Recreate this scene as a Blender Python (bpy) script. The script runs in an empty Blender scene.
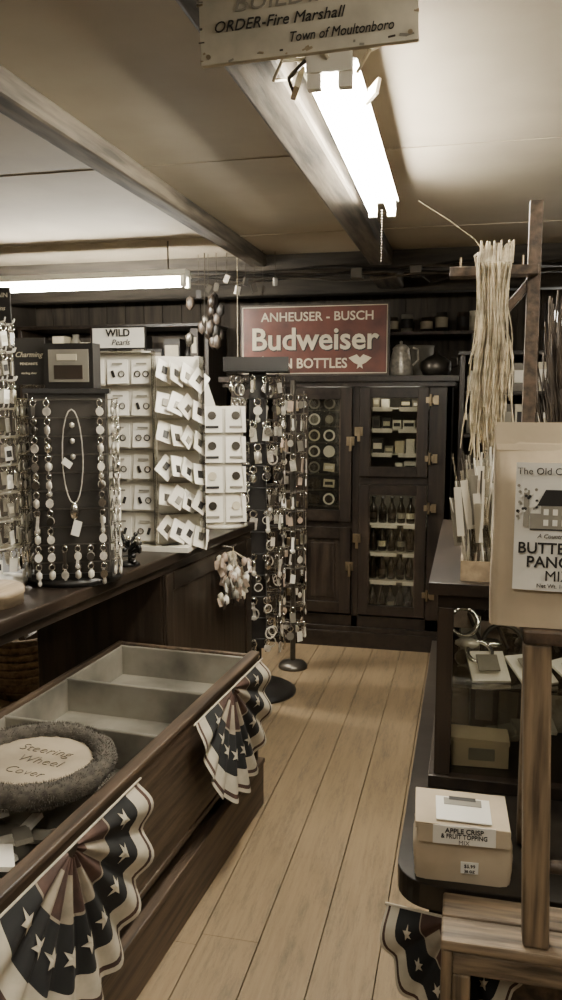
import bpy, math, random
from mathutils import Matrix, Vector, Euler
random.seed(7)
D=bpy.data
PI=math.pi
# ---------------------------------------------------------------- materials
def M(name,col,rough=.6,metal=0.0,var=.2,scale=6,st=(1,1,1),bump=.0,spec=.5,col2=None,detail=4,coat=0):
    m=D.materials.new(name); m.use_nodes=True; nt=m.node_tree; n=nt.nodes; l=nt.links
    b=n['Principled BSDF']; b.inputs['Roughness'].default_value=rough; b.inputs['Metallic'].default_value=metal
    b.inputs['Specular IOR Level'].default_value=spec
    if coat: b.inputs['Coat Weight'].default_value=coat; b.inputs['Coat Roughness'].default_value=.15
    tc=n.new('ShaderNodeTexCoord'); mp=n.new('ShaderNodeMapping'); mp.inputs['Scale'].default_value=st
    nz=n.new('ShaderNodeTexNoise'); nz.inputs['Scale'].default_value=scale; nz.inputs['Detail'].default_value=detail
    cr=n.new('ShaderNodeValToRGB')
    c1=[max(0,c*(1-var)) for c in col]+[1]; c2=[min(1,c*(1+var)) for c in col]+[1]
    if col2: c1=list(col2)+[1]; c2=list(col)+[1]
    cr.color_ramp.elements[0].position=.35; cr.color_ramp.elements[1].position=.62
    cr.color_ramp.elements[0].color=c1; cr.color_ramp.elements[1].color=c2
    l.new(tc.outputs['Object'],mp.inputs['Vector']); l.new(mp.outputs['Vector'],nz.inputs['Vector'])
    l.new(nz.outputs['Fac'],cr.inputs['Fac']); l.new(cr.outputs['Color'],b.inputs['Base Color'])
    if bump:
        bp=n.new('ShaderNodeBump'); bp.inputs['Strength'].default_value=bump; bp.inputs['Distance'].default_value=.01
        l.new(nz.outputs['Fac'],bp.inputs['Height']); l.new(bp.outputs['Normal'],b.inputs['Normal'])
    return m
def EM(name,col,s):
    m=D.materials.new(name); m.use_nodes=True; nt=m.node_tree; n=nt.nodes
    b=n['Principled BSDF']; b.inputs['Base Color'].default_value=(*col,1)
    b.inputs['Emission Color'].default_value=(*col,1); b.inputs['Emission Strength'].default_value=s
    return m
def GLASS(name,tint=(.9,.9,.86),refl=.12,rough=.03):
    m=D.materials.new(name); m.use_nodes=True; nt=m.node_tree; n=nt.nodes; l=nt.links
    n.remove(n['Principled BSDF']); out=n['Material Output']
    t=n.new('ShaderNodeBsdfTransparent'); t.inputs[0].default_value=(*tint,1)
    g=n.new('ShaderNodeBsdfGlossy'); g.inputs['Roughness'].default_value=rough
    fr=n.new('ShaderNodeFresnel'); fr.inputs[0].default_value=1.3
    ad=n.new('ShaderNodeMath'); ad.operation='ADD'; ad.inputs[1].default_value=refl*.3
    mx=n.new('ShaderNodeMixShader')
    l.new(fr.outputs[0],ad.inputs[0]); l.new(ad.outputs[0],mx.inputs[0]); l.new(t.outputs[0],mx.inputs[1]); l.new(g.outputs[0],mx.inputs[2]); l.new(mx.outputs[0],out.inputs[0])
    return m
ceilM=M('ceiling_paint',(.375,.325,.24),.75,var=.16,scale=1.3,bump=.05,detail=7)
wallM=M('wall_boards',(.05,.04,.029),.8,var=.4,scale=4,st=(6,1,.5),bump=.2)
beamM=M('beam_wood',(.075,.061,.042),.8,var=.55,scale=5,st=(6,.6,6),bump=.4)
beamXM=M('beam_wood_x',(.04,.033,.024),.8,var=.4,scale=5,st=(.6,6,6),bump=.4)
darkW=M('dark_wood',(.016,.011,.0075),.36,var=.45,scale=5,st=(5,.6,5),bump=.1,spec=.4)
darkWz=M('dark_wood_v',(.020,.0135,.009),.4,var=.5,scale=6,st=(6,6,.5),bump=.1,spec=.4)
midW=M('old_wood',(.06,.040,.025),.5,var=.55,scale=6,st=(8,.5,8),bump=.25)
midWz=M('old_wood_v',(.16,.115,.070),.6,var=.6,scale=6,st=(9,9,.7),bump=.4)
crateM=M('crate_wood',(.15,.11,.07),.55,var=.7,scale=7,st=(.8,8,8),bump=.4,detail=8)
lightW=M('light_wood',(.34,.26,.165),.6,var=.25,scale=6,st=(8,1,8),bump=.1)
lidM=M('cardboard_disc',(.30,.25,.175),.7,var=.18,scale=9)
binM=M('bin_interior',(.20,.185,.15),.36,metal=.25,var=.5,scale=4,bump=.1,detail=8)
blackM=M('black_metal',(.010,.009,.008),.4,var=.2)
blackP=M('black_card',(.014,.012,.010),.5,var=.2)
rackM=M('rack_board',(.024,.020,.015),.5,var=.3)
whiteM=M('white_card',(.84,.80,.70),.6,var=.04)
white2=M('cream_plastic',(.68,.64,.54),.4,var=.06)
greyM=M('grey_print',(.24,.22,.175),.6,var=.2)
chrome=M('silver',(.88,.85,.77),.22,metal=1,var=.10,scale=30)
silverP=M('silver_paint',(.56,.52,.44),.3,metal=.3,var=.25,scale=40)
brass=M('brass',(.36,.29,.19),.35,metal=1,var=.2)
kraft=M('kraft_paper',(.52,.43,.30),.8,var=.10,scale=9,bump=.4)
label=M('label_paper',(.84,.81,.72),.6,var=.02)
ink=M('ink',(.015,.013,.011),.6,var=.1)
red=M('red_cloth',(.052,.025,.017),.8,var=.35,scale=20)
signR=M('sign_red',(.10,.028,.018),.45,var=.4,scale=7)
signDk=M('sign_dark',(.035,.024,.016),.5,var=.3)
cream=M('cream_paint',(.62,.56,.41),.6,var=.12)
navy=M('navy_cloth',(.009,.009,.009),.85,var=.2,scale=20)
clothW=M('white_cloth',(.46,.415,.32),.85,var=.12,scale=20)
clothD=M('aged_cloth',(.26,.22,.16),.85,var=.2,scale=20)
furM=M('grey_fur',(.06,.052,.04),.95,var=.35,scale=60)
strawM=M('straw_cord',(.50,.43,.30),.8,var=.4,scale=30)
twigM=M('twig',(.045,.033,.022),.8,var=.4,scale=20)
metalD=M('dark_steel',(.10,.09,.075),.35,metal=.8,var=.3)
board=M('weathered_sign_board',(.54,.50,.39),.7,var=.28,scale=7,bump=.1,detail=8)
wicker=M('wicker',(.12,.085,.05),.8,var=.4,scale=40,bump=.5)
fixM=M('fixture_enamel',(.8,.77,.68),.4,var=.03)
bottleM=M('bottle_glass',(.012,.009,.006),.12,var=.2)
leather=M('dark_leather',(.016,.013,.010),.28,var=.3,scale=12,bump=.1)
pinkM=M('pale_pouch',(.44,.34,.26),.6,var=.2,scale=25)
glass=GLASS('clear_glass')
acryl=GLASS('clear_acrylic',(.93,.92,.88),.3,.08)
tubeE=EM('fluorescent_tube',(1,.94,.82),195)
tube2=EM('fluorescent_tube_rear',(1,.93,.80),95)
stripE=EM('case_lamp',(1,.93,.78),20)
skyE=EM('window_daylight',(1,.97,.88),8)
# floor material: worn painted boards
def floormat():
    m=D.materials.new('worn_painted_floor'); m.use_nodes=True; nt=m.node_tree; n=nt.nodes; l=nt.links
    b=n['Principled BSDF']; b.inputs['Roughness'].default_value=.5
    tc=n.new('ShaderNodeTexCoord')
    mp=n.new('ShaderNodeMapping'); mp.inputs['Scale'].default_value=(7,1.0,1)
    nz=n.new('ShaderNodeTexNoise'); nz.inputs['Scale'].default_value=2.4; nz.inputs['Detail'].default_value=14; nz.inputs['Roughness'].default_value=.85
    cr=n.new('ShaderNodeValToRGB'); e=cr.color_ramp.elements
    e[0].position=.36; e[0].color=(.14,.108,.072,1); e[1].position=.50; e[1].color=(.27,.195,.112,1)
    x=e.new(.72); x.color=(.31,.225,.132,1)
    g=n.new('ShaderNodeTexNoise'); g.inputs['Scale'].default_value=14; g.inputs['Detail'].default_value=5
    mp2=n.new('ShaderNodeMapping'); mp2.inputs['Scale'].default_value=(5,.3,1)
    mx=n.new('ShaderNodeMixRGB'); mx.blend_type='MULTIPLY'; mx.inputs[0].default_value=.4
    cr2=n.new('ShaderNodeValToRGB'); cr2.color_ramp.elements[0].position=.3; cr2.color_ramp.elements[0].color=(.62,.6,.57,1); cr2.color_ramp.elements[1].position=.6
    l.new(tc.outputs['Object'],mp.inputs[0]); l.new(mp.outputs[0],nz.inputs['Vector']); l.new(nz.outputs['Fac'],cr.inputs[0])
    l.new(tc.outputs['Object'],mp2.inputs[0]); l.new(mp2.outputs[0],g.inputs['Vector']); l.new(g.outputs['Fac'],cr2.inputs[0])
    l.new(cr.outputs[0],mx.inputs[1]); l.new(cr2.outputs[0],mx.inputs[2]); l.new(mx.outputs[0],b.inputs['Base Color'])
    bp=n.new('ShaderNodeBump'); bp.inputs['Strength'].default_value=.15; bp.inputs['Distance'].default_value=.01
    l.new(nz.outputs['Fac'],bp.inputs['Height']); l.new(bp.outputs[0],b.inputs['Normal'])
    return m
floorM=floormat()
# ---------------------------------------------------------------- mesh builder
class B:
    def __init__(s,name): s.name=name; s.v=[]; s.f=[]; s.mi=[]; s.sm=[]; s.mats=[]; s.T=None
    def mid(s,m):
        if m not in s.mats: s.mats.append(m)
        return s.mats.index(m)
    def add(s,vs,fs,m,sm=False,T=None):
        o=len(s.v)
        for p in vs:
            p=Vector(p)
            if T is not None: p=T@p
            if s.T is not None: p=s.T@p
            s.v.append(tuple(p))
        k=s.mid(m)
        for f in fs: s.f.append([o+i for i in f]); s.mi.append(k); s.sm.append(sm)
    def box(s,c,d,m,T=None,R=None):
        x,y,z=d[0]/2,d[1]/2,d[2]/2
        vs=[(i*x,j*y,k*z) for i in(-1,1) for j in(-1,1) for k in(-1,1)]
        fs=[(0,1,3,2),(4,6,7,5),(0,4,5,1),(2,3,7,6),(0,2,6,4),(1,5,7,3)]
        L=Matrix.Translation(c)
        if R is not None: L=L@Euler(R).to_matrix().to_4x4()
        if T is not None: L=T@L
        s.add(vs,fs,m,False,L)
    def bb(s,x0,x1,y0,y1,z0,z1,m,T=None): s.box(((x0+x1)/2,(y0+y1)/2,(z0+z1)/2),(x1-x0,y1-y0,z1-z0),m,T)
    def cyl(s,p0,p1,r0,m,r1=None,n=10,T=None,cap=True):
        if r1 is None: r1=r0
        p0=Vector(p0);p1=Vector(p1); d=(p1-p0)
        if d.length<1e-7: return
        q=d.to_track_quat('Z','Y'); vs=[]
        for p,r in((p0,r0),(p1,r1)):
            for i in range(n):
                a=2*PI*i/n; vs.append(p+q@Vector((r*math.cos(a),r*math.sin(a),0)))
        fs=[(i,(i+1)%n,n+(i+1)%n,n+i) for i in range(n)]
        s.add(vs,fs,m,n>6,T)
        if cap: s.add(vs,[tuple(range(n))[::-1],tuple(range(n,2*n))],m,False,T)
    def tube(s,pts,r,m,n=6,T=None):
        for a,b in zip(pts[:-1],pts[1:]): s.cyl(a,b,r,m,n=n,T=T,cap=False)
    def lathe(s,c,prof,m,n=20,T=None):
        vs=[];k=len(prof)
        for i in range(n):
            a=2*PI*i/n
            for r,z in prof: vs.append((c[0]+r*math.cos(a),c[1]+r*math.sin(a),c[2]+z))
        fs=[]
        for i in range(n):
            j=(i+1)%n
            for q in range(k-1): fs.append((i*k+q,j*k+q,j*k+q+1,i*k+q+1))
        s.add(vs,fs,m,True,T)
    def sph(s,c,r,m,n=10,sc=(1,1,1),T=None):
        vs=[];fs=[];k=max(4,n//2+1)
        for i in range(n):
            a=2*PI*i/n
            for q in range(k):
                t=PI*q/(k-1); vs.append((c[0]+sc[0]*r*math.sin(t)*math.cos(a),c[1]+sc[1]*r*math.sin(t)*math.sin(a),c[2]+sc[2]*r*math.cos(t)))
        for i in range(n):
            j=(i+1)%n
            for q in range(k-1): fs.append((i*k+q,i*k+q+1,j*k+q+1,j*k+q))
        s.add(vs,fs,m,True,T)
    def torus(s,c,R,r,m,T=None,n=16,k=6,rot=None,fn=None):
        L=Matrix.Translation(c)
        if rot is not None: L=L@Euler(rot).to_matrix().to_4x4()
        if T is not None: L=T@L
        vs=[]
        for i in range(n):
            a=2*PI*i/n
            for j in range(k):
                b=2*PI*j/k; rr=r*(fn(i,j) if fn else 1)
                vs.append(((R+rr*math.cos(b))*math.cos(a),(R+rr*math.cos(b))*math.sin(a),rr*math.sin(b)))
        fs=[(i*k+j,((i+1)%n)*k+j,((i+1)%n)*k+(j+1)%k,i*k+(j+1)%k) for i in range(n) for j in range(k)]
        s.add(vs,fs,m,True,L)
    def grid(s,fn,nu,nv,m,mf=None,T=None,sm=True):
        vs=[fn(i/nu,j/nv) for i in range(nu+1) for j in range(nv+1)]
        if mf is None:
            s.add(vs,[(i*(nv+1)+j,(i+1)*(nv+1)+j,(i+1)*(nv+1)+j+1,i*(nv+1)+j+1) for i in range(nu) for j in range(nv)],m,sm,T)
        else:
            o=len(s.v); 
            s.add(vs,[],m,sm,T)
            for i in range(nu):
                for j in range(nv):
                    s.f.append([o+i*(nv+1)+j,o+(i+1)*(nv+1)+j,o+(i+1)*(nv+1)+j+1,o+i*(nv+1)+j+1]); s.mi.append(s.mid(mf((i+.5)/nu,(j+.5)/nv))); s.sm.append(sm)
    def prism(s,poly,z0,z1,m,T=None):
        n=len(poly); vs=[(x,y,z0) for x,y in poly]+[(x,y,z1) for x,y in poly]
        fs=[tuple(range(n))[::-1],tuple(range(n,2*n))]+[(i,(i+1)%n,n+(i+1)%n,n+i) for i in range(n)]
        s.add(vs,fs,m,False,T)
    def done(s,loc=(0,0,0),rz=0,bevel=0,seg=2):
        me=D.meshes.new(s.name); me.from_pydata(s.v,[],s.f)
        for m in s.mats: me.materials.append(m)
        for p,k,sm in zip(me.polygons,s.mi,s.sm): p.material_index=k; p.use_smooth=sm
        me.update()
        o=D.objects.new(s.name,me); bpy.context.collection.objects.link(o); o.location=loc; o.rotation_euler=(0,0,rz)
        if bevel:
            b=o.modifiers.new('bevel','BEVEL'); b.width=bevel; b.segments=seg; b.limit_method='ANGLE'; b.angle_limit=math.radians(50)
        return o
def text(body,size,loc,m,parent,rot=(PI/2,0,0),align='CENTER',bold=0,sx=1,ext=.0006,shear=0,nm='lettering'):
    c=D.curves.new(nm,'FONT'); c.body=body; c.size=size; c.align_x=align; c.align_y='CENTER'; c.extrude=ext; c.offset=bold; c.shear=shear; c.resolution_u=3
    o=D.objects.new(nm,c); bpy.context.collection.objects.link(o); o.location=loc; o.rotation_euler=rot; o.scale=(sx,1,1); c.materials.append(m); o.parent=parent
    return o
def RZ(a): return Matrix.Rotation(a,4,'Z')
def TR(x,y,z): return Matrix.Translation((x,y,z))
# ---------------------------------------------------------------- room
X0,X1,Y0,Y1,H=-3.3,1.7,-1.6,5.75,2.36
b=B('floor'); w=.172; x=X0; i=0
while x<X1:
    y=Y0-random.random()*1.5
    while y<Y1:
        L=random.uniform(3.2,4.6); y1=min(y+L,Y1); ya=max(y,Y0)
        if y1>ya: b.bb(x+.0017,min(x+w,X1)-.0017,ya,y1-.0015,-.03,0,floorM)
        y+=L
    x+=w
b.bb(X0,X1,Y0,Y1,-.06,-.02,blackP); b.done()
b=B('ceiling'); b.bb(X0,X1,Y0,Y1,H,H+.05,ceilM)
for yy in(.3,1.52,2.74,3.96,5.2): b.bb(X0,X1,yy-.012,yy+.012,H-.003,H+.01,ceilM)
b.done()
for nm,a in(('wall_back',(X0,X1,Y1,Y1+.1,0,H)),('wall_left',(X0-.1,X0,Y0,Y1,0,H)),('wall_right',(X1,X1+.1,Y0,Y1,0,H)),('wall_front',(X0,X1,Y0-.1,Y0,0,H))):
    b=B(nm); b.bb(*a,wallM)
    if nm=='wall_back':
        k=X0
        while k<X1: b.bb(k,k+.145,Y1-.012,Y1,0,H,wallM); k+=.15
    b.done()
b=B('baseboard_back'); b.bb(X0,X1,Y1-.03,Y1-.013,0,.12,darkW); b.done()
def beam(nm,x0,x1,y0,y1,z0,m,bev=.012): 
    b=B(nm); b.bb(x0,x1,y0,y1,z0,H+.01,m); b.done(bevel=bev)
beam('ceiling_beam',-1.225,-1.135,Y0,4.5,H-.065,beamM)
beam('ceiling_beam',-.555,-.43,Y0,4.5,H-.08,beamM)
beam('ceiling_beam',X0,X1,4.5,4.66,H-.10,beamXM)
beam('ceiling_beam',X0,X1,5.15,5.27,H-.14,beamXM)
beam('ceiling_beam',-.58,-.42,4.66,5.15,H-.12,beamM)
# window in back wall
b=B('window_1')
wx0,wx1,wz0,wz1=.52,1.2,1.62,2.14; yy=Y1-.02
b.bb(wx0,wx1,yy-.004,yy,wz0,wz1,skyE)
for (a,c,d,e) in((wx0-.05,wx0,wz0-.05,wz1+.05),(wx1,wx1+.05,wz0-.05,wz1+.05)): b.bb(a,c,yy-.03,yy+.005,d,e,darkW)
for (d,e) in((wz0-.05,wz0),(wz1,wz1+.05),((wz0+wz1)/2-.012,(wz0+wz1)/2+.012)): b.bb(wx0,wx1,yy-.03,yy+.005,d,e,darkW)
b.bb((wx0+wx1)/2-.01,(wx0+wx1)/2+.01,yy-.03,yy,wz0,wz1,darkW); b.done()
# wires along header
b=B('ceiling_conduit')
for k in range(5):
    z=H-.085-.015*k; yy=4.47-.012*k; pts=[]
    for i in range(38):
        xx=-1.7+i*.085; pts.append((xx,yy+.008*math.sin(i*.9+k),z+.010*math.sin(i*.7+k*2)-.014*abs(math.sin(i*.33+k))))
    b.tube(pts,.008 if k<3 else .005,[blackM,metalD,blackM,blackM,metalD][k])
for xx in(-.62,-.3): b.bb(xx-.03,xx+.03,4.43,4.5,H-.15,H-.1,metalD)
b.tube([(-.3,4.45,H-.12),(-.22,4.42,2.17),(-.1,4.43,2.2),(.1,4.45,2.23)],.006,blackM)
b.done()
# ---------------------------------------------------------------- lights
def fixture(nm,p0,p1,em,z,w=.12,hang=True):
    b=B(nm); p0=Vector((*p0,z)); p1=Vector((*p1,z)); d=(p1-p0); L=d.length; ang=math.atan2(d.y,d.x)
    T=TR(*((p0+p1)/2))@RZ(ang)
    b.box((0,0,.045),(L,.075,.035),fixM,T)
    b.add([(-L/2,-w/2,.028),(L/2,-w/2,.028),(L/2,-.03,.045),(-L/2,-.03,.045),(-L/2,w/2,.028),(L/2,w/2,.028),(L/2,.03,.045),(-L/2,.03,.045)],[(0,1,2,3),(4,7,6,5)],fixM,False,T)
    for s in(-1,1):
        b.cyl((-L/2+.03,s*.034,.0),(L/2-.03,s*.034,.0),.0165,em,n=12,T=T)
        for e in(-1,1): b.box((e*(L/2-.012),s*.034,.005),(.022,.03,.06),fixM,T)
    if hang:
        for e in(-.42,.42): b.cyl((e*L,0,.06),(e*L,0,H-z),.004,metalD,n=6,T=T)
    return b,T,L
b,T,L=fixture('fluorescent_light',(-.315,1.80),(-.335,3.08),tubeE,2.245)
b.tube([(-L/2,-.06,.0),(-L/2-.03,-.09,.03),(-L/2+.02,-.11,.06),(-L/2+.1,-.09,.09)],.004,cream,T=T)
b.tube([(-L/2-.01,.05,.03),(-L/2+.0,.09,.0),(-L/2+.05,.085,-.02)],.0045,metalD,T=T)
b.tube([(-L/2-.01,.0,.03),(-L/2-.03,.03,.07),(-L/2-.02,.05,.11)],.0045,cream,T=T)
b.tube([(-L/2+.01,.055,.04),(-L/2-.02,.10,.03),(-L/2+.03,.13,.01),(-L/2+.08,.10,.03)],.004,cream,T=T)
b.box((-L/2-.004,0,.03),(.008,.10,.05),fixM,T)
b.box((-L/2+.03,.075,.0),(.05,.012,.05),cream,T,(.3,.2,.4))
b.box((-L/2+.14,-.08,.01),(.05,.008,.04),cream,T,(.3,.2,.6))
for k in range(20): b.sph((L/2-.03,0,-.005-.0095*k),.0038,metalD,n=6,T=T)
b.done()
b,T,L=fixture('fluorescent_light',(-2.75,4.0),(-1.43,4.0),tubeE,2.15); b.done()
b,T,L=fixture('fluorescent_light',(-.5,-1.1),(-.5,.1),tube2,2.26); b.done()
b,T,L=fixture('fluorescent_light',(.9,.6),(.9,1.8),tube2,2.26); b.done()
# ---------------------------------------------------------------- hanging notice sign
b=B('notice_sign'); b.bb(-.178,.178,-.006,.006,-.0,.235,board)
for sx in(-.165,.165):
    b.cyl((sx,0,.23),(sx,0,.262),.003,metalD,n=6)
for sx in(-.165,.165):
    for sz in(.012,.222): b.cyl((sx,-.0075,sz),(sx,-.006,sz),.004,brass,n=8)
for k in range(26):
    e=random.random(); px,pz=(random.uniform(-.17,.17),random.choice([.003,.006,.009])) if e<.6 else (random.choice([-1,1])*random.uniform(.172,.177),random.uniform(0,.12))
    b.box((px,-.0062,pz),(random.uniform(.003,.014),.0012,random.uniform(.002,.005)),random.choice([brass,signDk,greyM]),None,(0,random.uniform(-.5,.5),0))
s=b.done(loc=(-.272,1.35,2.106),rz=.03,bevel=.004)
s.rotation_euler=(0,-.035,.03)
text('ORDER-Fire Marshall',.0245,(-.155,-.0075,.055),ink,s,align='LEFT',shear=.3)
text('Town of Moultonboro',.022,(-.03,-.0075,.026),ink,s,align='LEFT',shear=.3,sx=.84)
text('BUILDING',.040,(-.02,-.0075,.088),greyM,s,shear=.2,sx=1.1)
text('GROUND FLOOR',.03,(.0,-.0075,.145),ink,s,shear=.2)
text('THIS IS A',.03,(.0,-.0075,.185),ink,s,shear=.2)
text('GROUND',.014,(.142,-.0075,.102),ink,s,shear=.2,sx=.8)
# ---------------------------------------------------------------- ice box cabinet
b=B('icebox_cabinet')
cx0,cx1,fy,by,zt=-1.50,-.105,4.90,5.45,1.66
b.bb(cx0,cx1,by-.02,by,0,zt,darkWz)
b.bb(cx0,cx0+.03,fy,by,0,zt,darkWz); b.bb(cx1-.03,cx1,fy,by,0,zt,darkWz)
b.bb(cx0-.04,cx1+.04,fy-.05,by,zt,zt+.035,darkW); b.bb(cx0-.02,cx1+.02,fy-.028,by,zt-.03,zt,darkW)
b.bb(cx0-.02,cx1+.02,fy-.03,by,0,.10,darkW); b.bb(cx0-.012,cx1+.012,fy-.018,by,.10,.13,darkW); b.bb(cx0,cx1,fy,by,.13,.20,darkW)
cols=[(-1.46,-1.115),(-1.055,-.695),(-.655,-.235)]
splits=[(.76,.80),(.76,.80),(1.035,1.085)]
for (a,c) in((cx0,-1.46),(-1.115,-1.055),(-.695,-.655),(-.235,cx1)): b.bb(a,c,fy,fy+.03,.13,zt,darkWz)
for a in(-1.085,-.675): b.bb(a-.012,a+.012,fy+.03,by-.02,.2,zt,darkWz)
def door(x0,x1,z0,z1,st,glassy):
    y0,y1=fy-.022,fy+.008
    b.bb(x0,x0+st,y0,y1,z0,z1,darkWz); b.bb(x1-st,x1,y0,y1,z0,z1,darkWz)
    b.bb(x0+st,x1-st,y0,y1,z1-st,z1,darkW); b.bb(x0+st,x1-st,y0,y1,z0,z0+st,darkW)
    if glassy:
        b.bb(x0+st,x1-st,fy-.006,fy-.003,z0+st,z1-st,glass)
        for q in((x0+st,x0+st+.006,z0+st,z1-st),(x1-st-.006,x1-st,z0+st,z1-st)): b.bb(q[0],q[1],y0+.004,fy,q[2],q[3],midW)
    else:
        b.bb(x0+st,x1-st,fy-.008,fy,z0+st,z1-st,darkWz); b.bb(x0+st+.03,x1-st-.03,fy-.016,fy-.008,z0+st+.03,z1-st-.03,darkWz)
for (x0,x1),(sa,sb) in zip(cols,splits):
    st=.062 if x1>-.5 else .07
    b.bb(x0,x1,fy,fy+.03,sa,sb,darkW)
    door(x0+.004,x1-.004,sb,zt-.035,st,True); door(x0+.004,x1-.004,.215,sa,st,x1>-.5)
    b.bb(x0,x1,fy+.03,by-.02,sa,sb-.01,darkW)
def hinge(x,z,s=1):
    b.box((x,fy-.027,z),(.06,.008,.035),brass); b.cyl((x-.0,fy-.034,z-.035),(x,fy-.034,z+.035),.008,brass,n=8); b.box((x+.03*s,fy-.026,z),(.03,.006,.055),brass)
for z in(1.55,1.2): hinge(-.225,z)
for z in(.9,.36): hinge(-.225,z)
for z in(1.5,.9,.66,.34): hinge(-1.06,z,-1)
def latch(x,z):
    b.box((x,fy-.028,z),(.05,.01,.055),brass); b.cyl((x,fy-.03,z),(x,fy-.055,z),.012,brass,n=8); b.box((x+.004,fy-.055,z-.02),(.018,.01,.08),brass)
latch(-.655,1.36); latch(-.66,.70); latch(-.705,1.30); latch(-.705,.52); latch(-1.12,1.25)
for z in(1.22,1.37,1.50): b.bb(-.66,-.135,fy+.05,by-.03,z-.006,z,white2)
for z in(.42,.60,.78): b.bb(-.66,-.135,fy+.05,by-.03,z-.006,z,white2)
b.bb(-.655,-.14,by-.03,by-.022,.2,1.62,greyM)
b.bb(-.60,-.30,fy+.06,fy+.08,1.60,1.612,stripE); b.bb(-.60,-.30,fy+.06,fy+.08,1.01,1.022,stripE)
b.bb(-1.0,-.75,fy+.06,fy+.08,1.60,1.612,stripE)
b.done(bevel=.004,seg=1)
b=B('packaged_goods')
for z in(1.085,1.222,1.372,1.502):
    x=-.585
    while x<-.26:
        w=random.uniform(.04,.075); h=random.uniform(.04,.09)*(1 if z<1.45 else .8)
        if random.random()<.85:
            mm=random.choice([whiteM,whiteM,greyM,blackP,cream,metalD]); b.bb(x,x+w,fy+.09,fy+.16,z,z+h,mm); b.bb(x+.006,x+w-.006,fy+.088,fy+.09,z+h*.3,z+h*.7,random.choice([whiteM,ink,cream]))
        x+=w+.012
    for xx in(-.52,-.36): b.box((xx,fy+.045,z-.008),(.12,.004,.026),whiteM)
b.done()
b=B('beverage_bottles')
prof=[(0,0),(.024,0),(.026,.01),(.026,.085),(.022,.1),(.010,.125),(.009,.155),(.011,.156),(.011,.165),(0,.165)]
for z in(.215,.422,.602,.782):
    for k in range(6):
        x=-.575+k*.058
        b.lathe((x,fy+.12,z),prof,bottleM,n=10)
        if random.random()<.4: b.lathe((x,fy+.12,z+.03),[(.0265,0),(.0265,.035)],random.choice([greyM,signDk,cream,greyM]),n=10)
for z in(.41,.59,.77): b.box((-.5,fy+.045,z),(.16,.004,.024),whiteM); b.box((-.33,fy+.045,z),(.1,.004,.024),whiteM)
b.done()
b=B('round_coasters')
for k in range(7):
    z=1.53-.1*k
    for x in(-.945,-.85):
        m=random.choice([whiteM,cream,greyM,signDk]); m2=random.choice([blackP,signDk,greyM,whiteM])
        if random.random()<.6:
            b.cyl((x,fy+.05,z),(x,fy+.046,z),.037,m,n=18); b.cyl((x,fy+.046,z),(x,fy+.044,z),.026,m2,n=16)
        else: b.box((x,fy+.048,z),(.07,.004,.05),m,None,(0,random.uniform(-.2,.2),0)); b.box((x,fy+.0455,z),(.05,.002,.02),m2)
    b.bb(-1.0,-.76,fy+.051,fy+.058,z-.05,z-.04,metalD)
b.bb(-1.0,-.76,fy+.056,fy+.062,.86,1.58,blackP)
s=b.done(); 
# beer sign
b=B('beer_sign'); b.bb(-.46,.46,-.012,.012,0,.43,signDk); b.bb(-.447,.447,-.015,-.012,.013,.417,cream); b.bb(-.442,.442,-.017,-.014,.018,.412,signR)
T=TR(.285,-.018,.075)@Matrix.Rotation(PI/2,4,'X')
b.prism([(-.07,.03),(-.02,.05),(0,.03),(.02,.05),(.07,.03),(.035,.0),(.012,-.01),(.018,-.035),(0,-.022),(-.018,-.035),(-.012,-.01),(-.035,.0)],0,.002,cream,T)
T=TR(-.315,-.018,.075)@Matrix.Rotation(PI/2,4,'X')
b.prism([(-.05,.03),(0,.045),(.04,.02),(.02,-.03),(-.03,-.035)],0,.002,cream,T)
s=b.done(loc=(-.935,4.868,1.697)); s.rotation_euler=(-.0,0,0)
text('ANHEUSER - BUSCH',.075,(.02,-.018,.352),cream,s,bold=.001,sx=1.03)
text('Budweiser',.185,(.006,-.0175,.207),ink,s,bold=.0035,sx=1.0,ext=.001)
text('Budweiser',.185,(0,-.0195,.215),cream,s,bold=.0035,sx=1.0,ext=.0012)
text('IN BOTTLES',.082,(-.0,-.018,.072),cream,s,bold=.0015,sx=.95)
def pot(nm,loc,prof,m,handle=True,n=20):
    b=B(nm); b.lathe((0,0,0),prof,m,n)
    if handle:
        R=max(p[0] for p in prof); hh=max(p[1] for p in prof)
        b.tube([(R*.95,0,hh*.8),(R*1.35,0,hh*.75),(R*1.4,0,hh*.45),(R*.95,0,hh*.3)],.007,m)
    return b.done(loc=loc)
pot('enamel_coffee_pot',(-.42,5.02,1.695),[(0,0),(.07,0),(.075,.02),(.06,.12),(.05,.16),(.055,.165),(.03,.19),(.008,.195),(.01,.21),(0,.215)],silverP)
pot('cast_iron_kettle',(-.21,5.08,1.695),[(0,0),(.07,0),(.095,.04),(.09,.09),(.05,.12),(.02,.13),(.012,.15),(0,.15)],metalD)
pot('stoneware_crock',(-.32,5.3,1.695),[(0,0),(.08,0),(.085,.02),(.085,.18),(.09,.2),(.08,.2),(.078,.02),(0,.02)],greyM,False)
b=B('wall_shelf'); b.bb(-.75,.1,5.45,5.738,1.98,2.0,midW)
for x in(-.7,0): b.bb(x,x+.03,5.48,5.738,1.88,1.98,darkW)
b.done()
b=B('tin_cans')
for k,x in enumerate((-.66,-.53,-.43,-.3,-.2,-.06,.02)):
    h=random.uniform(.08,.15); b.lathe((x,5.58,2.0),[(0,0),(.04,0),(.04,h),(0,h)],random.choice([metalD,greyM,cream,signDk]),n=14); b.lathe((x,5.58,2.0),[(.042,h*.25),(.042,h*.75)],random.choice([cream,blackP]),n=14)
b.done()
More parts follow.
